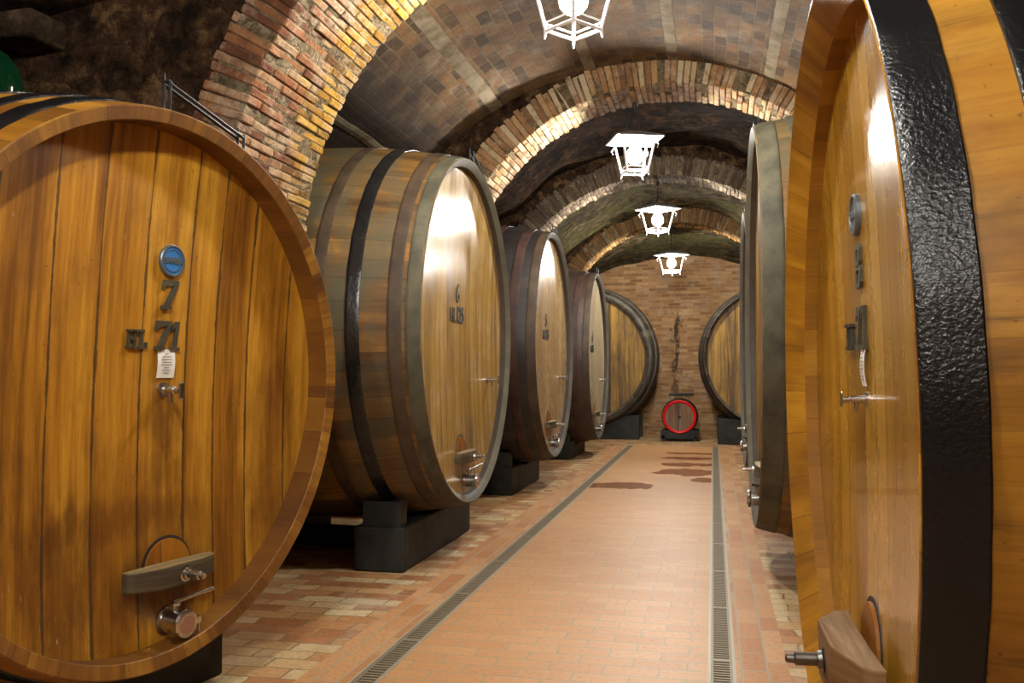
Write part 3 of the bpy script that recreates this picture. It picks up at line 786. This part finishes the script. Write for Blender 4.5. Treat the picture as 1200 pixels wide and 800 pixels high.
def badge_part(root, hx, R, y, z, r, mat, writing=None):
    x0 = hx(y, z) - .005; m = MB()
    m.lathe([(x0 - .002, r), (x0 + .016, r), (x0 + .020, r * .95), (x0 + .020, r * .86), (x0 + .014, r * .84)], (0, y, R + z), 'x', 36)
    b = m.obj('badge', M['pewter'], root, smooth=True, auto=math.radians(30))
    d = MB(); d.lathe([(x0 + .012, r * .84), (x0 + .0155, r * .83)], (0, y, R + z), 'x', 36); d.obj('face', mat, b)
    if writing:
        text_obj('lettering', writing, r * .55, .002, M['pewter'], b, (x0 + .017, y, R + z), width=.85, bold=.001)
        rg = MB(); rg.lathe([(x0 + .0150, r * .70), (x0 + .0180, r * .695), (x0 + .0180, r * .655), (x0 + .0150, r * .65)], (0, y, R + z), 'x', 36)
        rg.obj('border', M['pewter'], b)
    return b

def tag_part(root, hx, R, y, z, w, h):
    x0 = hx(y, z) + .006; m = MB()
    n = 6
    vs = []
    for i in range(n + 1):
        for yy in (-w / 2, w / 2): vs.append((x0 + .006 * math.sin(i / n * PI) + .002 * (yy > 0), y + yy, R + z - h / 2 + h * i / n))
    fs = [(2 * i, 2 * i + 1, 2 * i + 3, 2 * i + 2) for i in range(n)]
    o = mesh_obj('paper_tag', vs, fs, M['paper'], root); s = o.modifiers.new('t', 'SOLIDIFY'); s.thickness = .001
    p = MB()
    for i, (ww) in enumerate((.18, .5, .62, .55, .66, .3, .5, .35)):
        zz = R + z + h * (.34 - i * .095); q = (zz - (R + z - h / 2)) / h
        xx = x0 + .006 * math.sin(q * PI) + .0022
        p.box(xx, xx + .0006, y - w * ww / 2, y + w * ww / 2, zz - h * .012, zz + h * .012)
    p.obj('print', M['ink'], o)
    return o

def rail_part(root, rad, R, a0, a1, sign=1, h0=.11, h1=.07):
    """black bracket rail standing on the front chime, angles from the top"""
    m = MB(); x = -.05
    def rim(a, e=0): return (x, sign * (rad(.05) + e) * math.sin(a), R + (rad(.05) + e) * math.cos(a))
    p0, p1 = Vector(rim(a0, -.004)), Vector(rim(a1, -.004))
    t0, t1 = p0 + Vector((0, 0, h0)), p1 + Vector((0, 0, h1))
    for p, t in ((p0, t0), (p1, t1)):
        for dx in (-.016, .016):
            m.tube([p + Vector((dx, 0, 0)), t + Vector((dx, 0, 0))], .006, 8)
        m.tube([t + Vector((-.016, 0, 0)), t + Vector((.016, 0, 0))], .006, 8)
        m.tube([t + Vector((-.016, 0, 0)), t + Vector((-.016, 0, .035))], [.006, .003], 8)
    for dx in (-.016, .016):
        m.tube([t0 + Vector((dx, 0, -.01)), t1 + Vector((dx, 0, -.01))], .007, 8)
    return m.obj('ladder_rail', M['blackpaint'], root, smooth=True, auto=math.radians(40))

CRG = 'black timber cradles under the barrels'
def cradle(label, root_mat, rad, R, L, half, hmax, s0=.3, s1=.62, rear=True, wedges=True, basez=0, mat=None):
    """root_mat: world matrix of the barrel (origin at lowest front point). Cradle stands on the floor."""
    mat = mat or M['cradle']
    yaw = root_mat.to_euler().z
    o = root_mat.translation
    root = empty('barrel_cradle', (o.x, o.y, basez), (0, 0, yaw))
    tag(root, label, 'cradle')
    inv = root.matrix_basis.inverted()
    def surf(s, y):
        # underside height of barrel at depth s and side offset y, in cradle frame (z from floor)
        rr = rad(s) + .02
        rr = max(rr, abs(y) + .001)
        zl = R - math.sqrt(max(0, rr * rr - y * y))
        p = inv @ (root_mat @ Vector((-s, y, zl)))
        return p.z
    def beam(nm, a, b):
        poly_a, poly_b = [], []
        n = 22
        for (poly, s) in ((poly_a, a), (poly_b, b)):
            hk = hmax
            poly.append((-half, 0)); poly.append((-half, min(hk, surf(s, half))))
            for k in range(n + 1):
                y = -half * .985 + 2 * half * .985 * k / n
                poly.append((y, min(hk, surf(s, y)) + 0.0))
            poly.append((half, min(hk, surf(s, half)))); poly.append((half, 0))
        m = MB(); m.prism(poly_a, 'x', -a, -b, poly_b)
        q = m.obj(nm, mat, root, bevel=.012)
        if wedges:
            for sg in (-1, 1):
                w = MB(); ya, yb = half - .16, half - .03
                za = hmax - .02
                ztop = lambda s, y: surf(s, y) - .004
                A0, B0 = a + .03, b - .05
                pa = [(sg * yb, za), (sg * yb, min(ztop(A0, yb), hmax + .17)), (sg * ya, ztop(A0, ya)), (sg * ya, za)]
                pb = [(sg * yb, za), (sg * yb, min(ztop(B0, yb), hmax + .17)), (sg * ya, ztop(B0, ya)), (sg * ya, za)]
                if ztop(A0, ya) > za + .03:
                    w.prism(pa, 'x', -A0, -B0, pb); w.obj('wedge', mat, root, bevel=.01)
        return q
    beam('beam', s0, s1)
    if rear: beam('beam', L - s1, L - s0)
    r = MB(); r.box(-(L - s1), -s1, -.09, .09, .0, .14); r.obj('rail', mat, root, bevel=.01)
    return root

DG = lambda: bpy.context.view_layer.update()
def wm(o):
    return Matrix.Translation(o.location) @ o.rotation_euler.to_matrix().to_4x4()

HZ = 1.35
# ---- first left barrel (7, HL 71)
R1 = 1.035
HB = lambda m: [(.10, .19, m), (.28, .37, m), (.56, .64, m), (1.46, 1.54, m), (1.73, 1.82, m), (1.91, 2.0, m)]
b, hx, rad, R = barrel('wine_barrel', 'giant varnished golden oak barrel with blue badge and number 7, nearest on the left', 'barrel', (-1.969, 3.056, HZ - .066), -.207, -.035, R1, 2.1, .11,
        M['oak_varnish'], M['stave1'], M['oak_rim'], HB(M['black']), chime=.052, inner=M['inner_oak'], recess=.12, dish=.05, bev=.014)
YC = .118
badge_part(b, hx, R, YC + .005, .498, .064, M['blue'], 'GAMBA')
z7 = .306
glyph('numeral', '7', YC - .045, z7, .082, .115, hx(YC, z7) - .002, .014, .12, M['digit'], b)
z71 = .146
glyph('numeral', '7', YC - .066, z71, .078, .115, hx(YC, z71) - .002, .014, .12, M['digit'], b)
glyph('numeral', '1', YC + .012, z71, .060, .115, hx(YC, z71) - .002, .014, .12, M['digit'], b)
glyph('lettering', 'H', YC - .195, z71 + .004, .048, .072, hx(YC - .15, z71) - .002, .012, .04, M['digit'], b)
glyph('lettering', 'L', YC - .140, z71 + .004, .044, .072, hx(YC - .11, z71) - .002, .012, .04, M['digit'], b)
tag_part(b, hx, R, YC + .003, .094, .088, .112)
tap_part(b, hx, R, YC + .0, -.008, 1.15)
bar_part(b, hx, R, -.09, .36, -.715, .088, M['bar'], .10, M['steel'], .07, (YC + .03,), dw=.125, dh=.16)
valve_part(b, hx, R, YC + .02, -.905, .9)
rail_part(b, rad, R, math.radians(-2), math.radians(21))
DJZ = max((wm(b) @ Vector((-1.27, y_, R + math.sqrt(rad(1.27) ** 2 - y_ * y_)))).z for y_ in (.08, .14, .2)) + .004
cradle('black timber cradle under the nearest left barrel', wm(b), rad, R, 2.1, .66, .42, wedges=False)

# ---- left row 2..4
def plain_features(b, hx, rad, R, num, vol, ycol=-.05, tapy=.8, tapz=-.38, zz=-.95, zv=-1.14, s=1.0):
    x = hx(ycol, .28)
    text_obj('numeral', num, .20, .004, M['stamp'], b, (x + .005, ycol, R + .28), shear=.1, bold=.003)
    text_obj('lettering', vol[:2], .15, .004, M['stamp'], b, (hx(ycol, .1) + .005, ycol - .13, R + .11), shear=.1, bold=.001, width=.85)
    text_obj('numeral', vol[3:], .17, .004, M['stamp'], b, (hx(ycol, .1) + .005, ycol + .07, R + .12), shear=.1, bold=.002, width=.85)
    if tapy is not None: tap_part(b, hx, R, tapy, tapz, 1.2)
    bar_part(b, hx, R, ycol - .20, ycol + .24, zz, .085, M['bar'], .10, M['steel'], .07, (ycol + .03,), dw=.14, dh=.2, doormat=None)
    valve_part(b, hx, R, ycol + .06, zv, .95)
    rail_part(b, rad, R, math.radians(5), math.radians(28))

L2 = 2.15
b, hx, rad, R = barrel('wine_barrel', 'giant barrel with dusty mottled staves, black hoop and pale stamped head, second on the left', 'barrel', (-1.785, 6.75, HZ + .315), 0, 0, 1.293, L2, .13,
        M['head2'], M['stave2'], M['rim2'], [(.012, .095, M['olive'], .006), (.125, .21, M['brownhoop']), (.385, .475, M['black']), (.62, .70, M['brownhoop']), (1.45, 1.53, M['brownhoop']), (1.68, 1.77, M['black']), (1.94, 2.03, M['brownhoop']), (2.055, 2.14, M['olive'])], chime=.055, recess=.078, dish=.045)
plain_features(b, hx, rad, R, '6', 'HL 125')
cradle('black timber cradle under the second left barrel, stepped end towards the camera', wm(b), rad, R, L2, .86, .30, .26, .62)
b, hx, rad, R = barrel('wine_barrel', 'giant barrel with blackened staves and red-brown hoops, third on the left', 'barrel', (-1.8, 10.61, HZ + .322), 0, 0, 1.305, L2, .13,
        M['head3'], M['stave3'], M['rim3'], [(.012, .10, M['brownhoop'], .006), (.19, .29, M['redhoop']), (.50, .58, M['redhoop']), (1.57, 1.65, M['redhoop']), (1.86, 1.96, M['redhoop']), (2.05, 2.14, M['brownhoop'])], chime=.055, recess=.078, dish=.045)
plain_features(b, hx, rad, R, '5', 'HL 125', zz=-.93, zv=-1.15)
cradle('black timber cradle under the third left barrel', wm(b), rad, R, L2, .80, .30, .36, .68)
b, hx, rad, R = barrel('wine_barrel', 'giant dark brown barrel with light grey head, fourth and last of the left row', 'barrel', (-1.8, 14.8, HZ + .259), 0, 0, 1.325, L2, .13,
        M['head4'], M['stave4'], M['rim3'], [(.012, .10, M['brownhoop'], .006), (.17, .27, M['redhoop']), (.50, .58, M['darkhoop']), (1.57, 1.65, M['darkhoop']), (1.86, 1.96, M['redhoop']), (2.05, 2.14, M['brownhoop'])], chime=.055, recess=.078, dish=.045)
plain_features(b, hx, rad, R, '4', 'HL 125', zz=-.93, zv=-1.17)
cradle('black timber cradle under the last barrel of the left row', wm(b), rad, R, L2, .80, .28, .36, .68)

# ---- right row
YAW = PI
b, hx, rad, R = barrel('wine_barrel', 'giant glossy golden oak barrel with broad black front hoop, nearest on the right', 'barrel', (.270, 2.42, HZ - .078), PI + .013, -.015, 1.03, 2.1, .11,
        M['oak_varnishR'], M['staveR'], M['oak_rimR'], [(.002, .088, M['blackR'], .008), (.175, .27, M['blackR'], .008), (.56, .64, M['black']), (1.46, 1.54, M['black']), (1.76, 1.87, M['black']), (1.98, 2.09, M['black'])], chime=.075, recess=.10, dish=.025, bev=.055, inner=M['inner_gold'])
YR = -.14
badge_part(b, hx, R, YR, .495, .056, M['pewter'], 'GAMBA')
glyph('numeral', '8', YR - .045, .30, .082, .115, hx(YR, .3) - .002, .012, .1, M['digit'], b)
glyph('numeral', '7', YR - .066, .135, .078, .115, hx(YR, .14) - .002, .012, .1, M['digit'], b)
glyph('numeral', '1', YR + .012, .135, .060, .115, hx(YR, .14) - .002, .012, .1, M['digit'], b)
glyph('lettering', 'H', YR - .195, .139, .048, .072, hx(YR, .14) - .002, .016, .04, M['digit'], b)
glyph('lettering', 'L', YR - .140, .139, .044, .072, hx(YR, .14) - .002, .016, .04, M['digit'], b)
tag_part(b, hx, R, YR + .03, .09, .07, .10)
tap_part(b, hx, R, YR + .02, .005, .75)
bar_part(b, hx, R, YR - .19, YR + .35, -.66, .15, M['barR'], .12, M['darksteel'], .07, (YR + .07,), dw=.13, dh=.2)
rail_part(b, rad, R, math.radians(8), math.radians(33), -1)
cradle('black timber cradle under the nearest right barrel', wm(b), rad, R, 2.1, .66, .42, wedges=False)

def rfeat(b, hx, rad, R, num):
    text_obj('numeral', num, .20, .004, M['stamp'], b, (hx(0, .28) + .005, 0, R + .28), shear=.1, bold=.004)
    bar_part(b, hx, R, -.22, .22, -.98, .085, M['bar'], .085, M['steel'], .06, (0,), dw=.14, dh=.2)
    valve_part(b, hx, R, 0, -1.18, 1.0)
    rail_part(b, rad, R, math.radians(5), math.radians(24), -1)
b, hx, rad, R = barrel('wine_barrel', 'giant barrel with wide dusty olive hoops, second on the right', 'barrel', (.262, 6.55, HZ + .31), PI, 0, 1.36, L2, .13,
        M['headB'], M['stave2'], M['rim2'], [(.012, .125, M['olive'], .006), (.20, .30, M['olive']), (.50, .58, M['brownhoop']), (1.57, 1.65, M['brownhoop']), (1.85, 1.95, M['olive']), (2.05, 2.14, M['olive'])], chime=.055, recess=.078, dish=.045)
rfeat(b, hx, rad, R, '9')
cradle('black timber cradle under the second right barrel', wm(b), rad, R, L2, .80, .30, .36, .68)
b, hx, rad, R = barrel('wine_barrel', 'giant dark barrel mostly hidden behind the olive-hooped one, third on the right', 'barrel', (.325, 10.45, HZ + .36), PI, 0, 1.40, L2, .10,
        M['headB'], M['stave4'], M['rim3'], [(.012, .10, M['brownhoop'], .006), (.19, .29, M['darkhoop']), (.50, .58, M['darkhoop']), (1.57, 1.65, M['darkhoop']), (1.86, 1.96, M['darkhoop']), (2.05, 2.14, M['brownhoop'])], chime=.055, recess=.078, dish=.045)
rfeat(b, hx, rad, R, '10')
cradle('black timber cradle under the third right barrel', wm(b), rad, R, L2, .80, .30, .36, .68)

# ---- barrels at the end wall, facing down the aisle
b, hx, rad, R = barrel('wine_barrel', 'weathered gold-headed barrel by the end wall, left of the small red-rimmed cask', 'barrel', (-2.55, 18.3, HZ + .30), -PI / 2, 0, 1.29, 1.45, .18,
        M['headB'], M['staveB'], M['staveB'], [(.04, .12, M['greyrim']), (.33, .40, M['greyrim']), (1.07, 1.15, M['darkhoop']), (1.32, 1.40, M['darkhoop'])], chime=.06, recess=.1)
cradle('black timber cradle under the end-wall barrel left of the red-rimmed cask', wm(b), rad, R, 1.45, 1.08, .48, .25, .50, wedges=False)
b, hx, rad, R = barrel('wine_barrel', 'weathered gold-headed barrel at the end of the right row, right of the red-rimmed cask', 'barrel', (1.12, 17.5, HZ + .28), -PI / 2, 0, 1.29, 1.7, .12,
        M['headB'], M['staveB'], M['staveB'], [(.03, .11, M['darkhoop']), (.30, .38, M['darkhoop']), (1.3, 1.38, M['darkhoop']), (1.58, 1.66, M['darkhoop'])], chime=.05, recess=.1)
cradle('black timber cradle under the end barrel right of the red-rimmed cask', wm(b), rad, R, 1.7, 1.05, .48, .1, .40, wedges=False)

# ---- small cask with red rim
b, hx, rad, R = barrel('small_cask', 'small cask with bright red rim against the end wall', 'cask', (-.655, 18.15, .478), -PI / 2, 0, .315, .72, .04,
        M['headS'], M['stave4'], M['red'], [(.006, .055, M['red'], .004), (.12, .16, M['darkhoop'], .004), (.24, .275, M['darkhoop'], .004), (.445, .48, M['darkhoop'], .004), (.56, .60, M['darkhoop'], .004), (.66, .71, M['darkhoop'], .004)], chime=.045, recess=.03, dish=.01, seg=72)
bg = MB(); bg.lathe([(hx(0, 0) - .002, .03), (hx(0, 0) + .012, .026), (hx(0, 0) + .02, .012)], (0, 0, R), 'x', 16); bg.obj('bung', M['cradle'], b, smooth=True, auto=.6)
r = empty('cask_stand', (-.655, 18.15, 0), (0, 0, -PI / 2))
tag(r, 'low black timber stand with feet under the red-rimmed cask', 'stand')
m = MB()
def small_surf(s, y):
    rr = rad(s) + .014; return .478 - math.sqrt(max(0, rr * rr - y * y))
for s0, s1 in ((.02, .12), (.56, .66)):
    pa = [(-.37, .05), (-.37, .20)] + [(y, min(.22, small_surf(s0, y))) for y in [-.3 + .6 * k / 16 for k in range(17)]] + [(.37, .20), (.37, .05)]
    pb = [(-.37, .05), (-.37, .20)] + [(y, min(.22, small_surf(s1, y))) for y in [-.3 + .6 * k / 16 for k in range(17)]] + [(.37, .20), (.37, .05)]
    m.prism(pa, 'x', -s0, -s1, pb)
m.box(-.66, -.02, -.34, -.28, .05, .12); m.box(-.66, -.02, .28, .34, .05, .12)
m.obj('frame', M['cradle'], r, bevel=.006)
for x in (-.03, -.59):
    for y in (-.34, .26):
        f = MB(); f.box(x - .07, x, y, y + .08, 0, .052); f.obj('foot', M['cradle'], r, bevel=.004)
r = empty('cask_tray', (-.62, 18.45, .478 + rad(.3) + .003))
tag(r, 'small dark tray resting on top of the red-rimmed cask', 'tray')
m = MB(); m.box(-.24, .24, -.10, .12, .05, .10); m.obj('top', M['cradle'], r, bevel=.008)
for xx in (-.17, -.03, .12):
    e_ = max(0, abs(xx) - .05); q_ = rad(.3) + .008
    m = MB(); m.box(xx - .05, xx + .05, -.085, .1, math.sqrt(q_ * q_ - e_ * e_) - rad(.3) + .004, .05); m.obj('block', M['strip'], r, bevel=.01)

# pale boards lying on the floor behind the cradles
m = MB(); m.box(-.10, .10, -.55, .55, 0, .035)
def board(x, y, z, rz, label):
    vs = [(sx * .09, sy * .55, zz) for zz in (0, .04) for sy in (-1, 1) for sx in (-1, 1)]
    fs = [(0, 2, 3, 1), (4, 5, 7, 6), (0, 1, 5, 4), (2, 6, 7, 3), (0, 4, 6, 2), (1, 3, 7, 5)]
    uv = [[(vs[j][0], vs[j][1]) for j in f] for f in fs]
    o = mesh_obj('wooden_board', vs, fs, M['board'], uvs=uv, bevel=.004); o.location = (x, y, z); o.rotation_euler = (0, 0, rz)
    return tag(o, label, 'board')
board(-3.15, 8.12, .0, PI / 2 - .05, 'pale wooden board on the floor in the dark under the second left barrel')

# ------------------------------------------------------------------ lanterns
def lantern(x, y, z, rz, label, apex):
    r = empty('hanging_lantern', (x, y, z), (0, 0, rz))
    tag(r, label, 'lantern', 'white wrought lanterns hanging along the vault')
    bw, tw, h = .105, .165, .33
    f = MB()
    cs = [(-1, -1), (1, -1), (1, 1), (-1, 1)]
    for i, (sx, sy) in enumerate(cs):
        f.tube([(sx * bw, sy * bw, .045), (sx * tw, sy * tw, .045 + h)], .010, 8)
        f.tube([(sx * bw, sy * bw, .05), (sx * bw * 1.05, sy * bw * 1.05, .0)], [.012, .004], 8)
        nx, ny = cs[(i + 1) % 4]
        f.tube([(sx * bw, sy * bw, .045), (nx * bw, ny * bw, .045)], .010, 8)
        k = 1 + .055 / h * (tw / bw - 1)
        f.tube([(sx * bw * k, sy * bw * k, .085), (nx * bw * k, ny * bw * k, .085)], .005, 8)
        f.tube([(sx * tw, sy * tw, .045 + h), (nx * tw, ny * tw, .045 + h)], .010, 8)
        # scroll under the hood
        f.tube([(sx * tw * .96, sy * tw * .96, h - .0), (sx * tw * 1.12, sy * tw * 1.12, h - .045), (sx * tw * 1.05, sy * tw * 1.05, h - .075)], .006, 6)
    f.obj('frame', M['white'], r)
    hd = MB()
    o_, z0, z1, t_ = .235, .365, .43, .09
    vs = []
    for q, zz in ((o_, z0), (t_, z1)):
        for sx, sy in cs: vs.append((sx * q, sy * q, zz))
    vs2 = [(v[0] * .97, v[1] * .97, v[2] - .01) for v in vs]
    hd.add(vs + vs2, [(0, 1, 5, 4), (1, 2, 6, 5), (2, 3, 7, 6), (3, 0, 4, 7), (4, 5, 6, 7),
                      (8, 12, 13, 9), (9, 13, 14, 10), (10, 14, 15, 11), (11, 15, 12, 8), (15, 14, 13, 12),
                      (0, 8, 9, 1), (1, 9, 10, 2), (2, 10, 11, 3), (3, 11, 8, 0)])
    hd.obj('hood', M['hood'], r)
    bl = MB()
    bl.lathe([(.13, .010), (.14, .045), (.17, .072), (.21, .080), (.25, .070), (.29, .045), (.32, .028), (.34, .026)], (0, 0, 0), 'z', 20)
    bl.obj('bulb', M['bulb'], r, smooth=True)
    st = MB(); st.tube([(0, 0, .34), (0, 0, .42)], .014, 8); st.obj('socket', M['white'], r)
    ch = MB()
    ap = Vector((0, 0, apex - z))
    for sx, sy in cs: ch.tube([(sx * t_, sy * t_, .43), ap], .004, 6)
    ch.tube([ap + Vector((0, 0, -.04)), ap + Vector((0, 0, .03))], .02, 8)
    ch.obj('chains', M['chain'], r)
    return r
lantern(-.72, 4.80, 3.14, math.radians(45 + 8), 'white lantern hanging from the nearest brick arch, cut by the top of the picture', 3.90)
lantern(-.73, 8.85, 3.24, math.radians(20), 'white lantern on chains from the second brick arch, largest seen whole', 3.97)
lantern(-.74, 12.75, 3.25, math.radians(45), 'white lantern hanging from the third brick arch, between the nearer and farther ones', 3.97)
lantern(-.72, 16.55, 3.09, math.radians(43), 'smallest white lantern hanging before the end wall', 3.97)
lantern(-.72, .95, 3.15, math.radians(30), 'white lantern hanging from the vault near the camera, outside the top of the picture', 4.22)
lantern(-.72, -1.4, 3.15, math.radians(10), 'added white lantern behind the camera, unseen, put there to light that end', 4.22)  # unseen extra lantern, added to brighten the end behind the camera

# ------------------------------------------------------------------ demijohn and ledge at upper left
def green_glass():
    t = NT('green_bottle_glass')
    t.set('Base Color', (.006, .10, .035, 1)); t.set('Roughness', .04); t.set('Transmission Weight', .85); t.set('IOR', 1.5)
    return t.m
M['glass'] = green_glass()
m = MB()
r = empty('demijohn', (-3.2, 3.50, DJZ))
tag(r, 'green glass demijohn standing on top of the nearest left barrel, at the picture edge', 'demijohn')
m.lathe([(a * .8, q * .78) for a, q in [(0, .10), (.01, .15), (.05, .175), (.22, .18), (.32, .16), (.40, .10), (.44, .045), (.50, .03), (.53, .032), (.535, .04), (.55, .04), (.552, .028), (.50, .022), (.44, .035), (.39, .09), (.31, .15), (.21, .17), (.05, .165), (.02, .13)]], (0, 0, 0), 'z', 32)
m.obj('bottle', M['glass'], r, smooth=True)
k = MB(); k.lathe([(.42, .014), (.47, .017)], (0, 0, 0), 'z', 12); k.obj('cork', M['cradle'], r)
m = MB(); m.box(-.15, .15, -.20, .20, -.08, .08, .02)
o = m.obj('stone_block', M['stone'], bevel=.02); o.location = (-3.5, 4.12, 3.12); tag(o, 'rough stone block jutting from the dark rubble wall above the demijohn', 'stone block', kind='structure')
o.name = 'wall_stone'

# ------------------------------------------------------------------ world, camera, view
w = bpy.data.worlds.new('World'); S.world = w; w.use_nodes = True
w.node_tree.nodes['Background'].inputs[0].default_value = (.02, .018, .015, 1)
cam = bpy.data.cameras.new('Camera'); co = bpy.data.objects.new('Camera', cam); link(co)
cam.sensor_width = 36; cam.lens = 1070 / 1200 * 36; cam.clip_start = .02
co.location = (0, 0, HZ)
co.rotation_euler = (PI / 2 + math.radians(1.927), 0, math.radians(12.431))
S.camera = co
S.view_settings.view_transform = 'Standard'; S.view_settings.look = 'None'; S.view_settings.gamma = 1; S.view_settings.use_curve_mapping = False
S.view_settings.exposure = 0.0
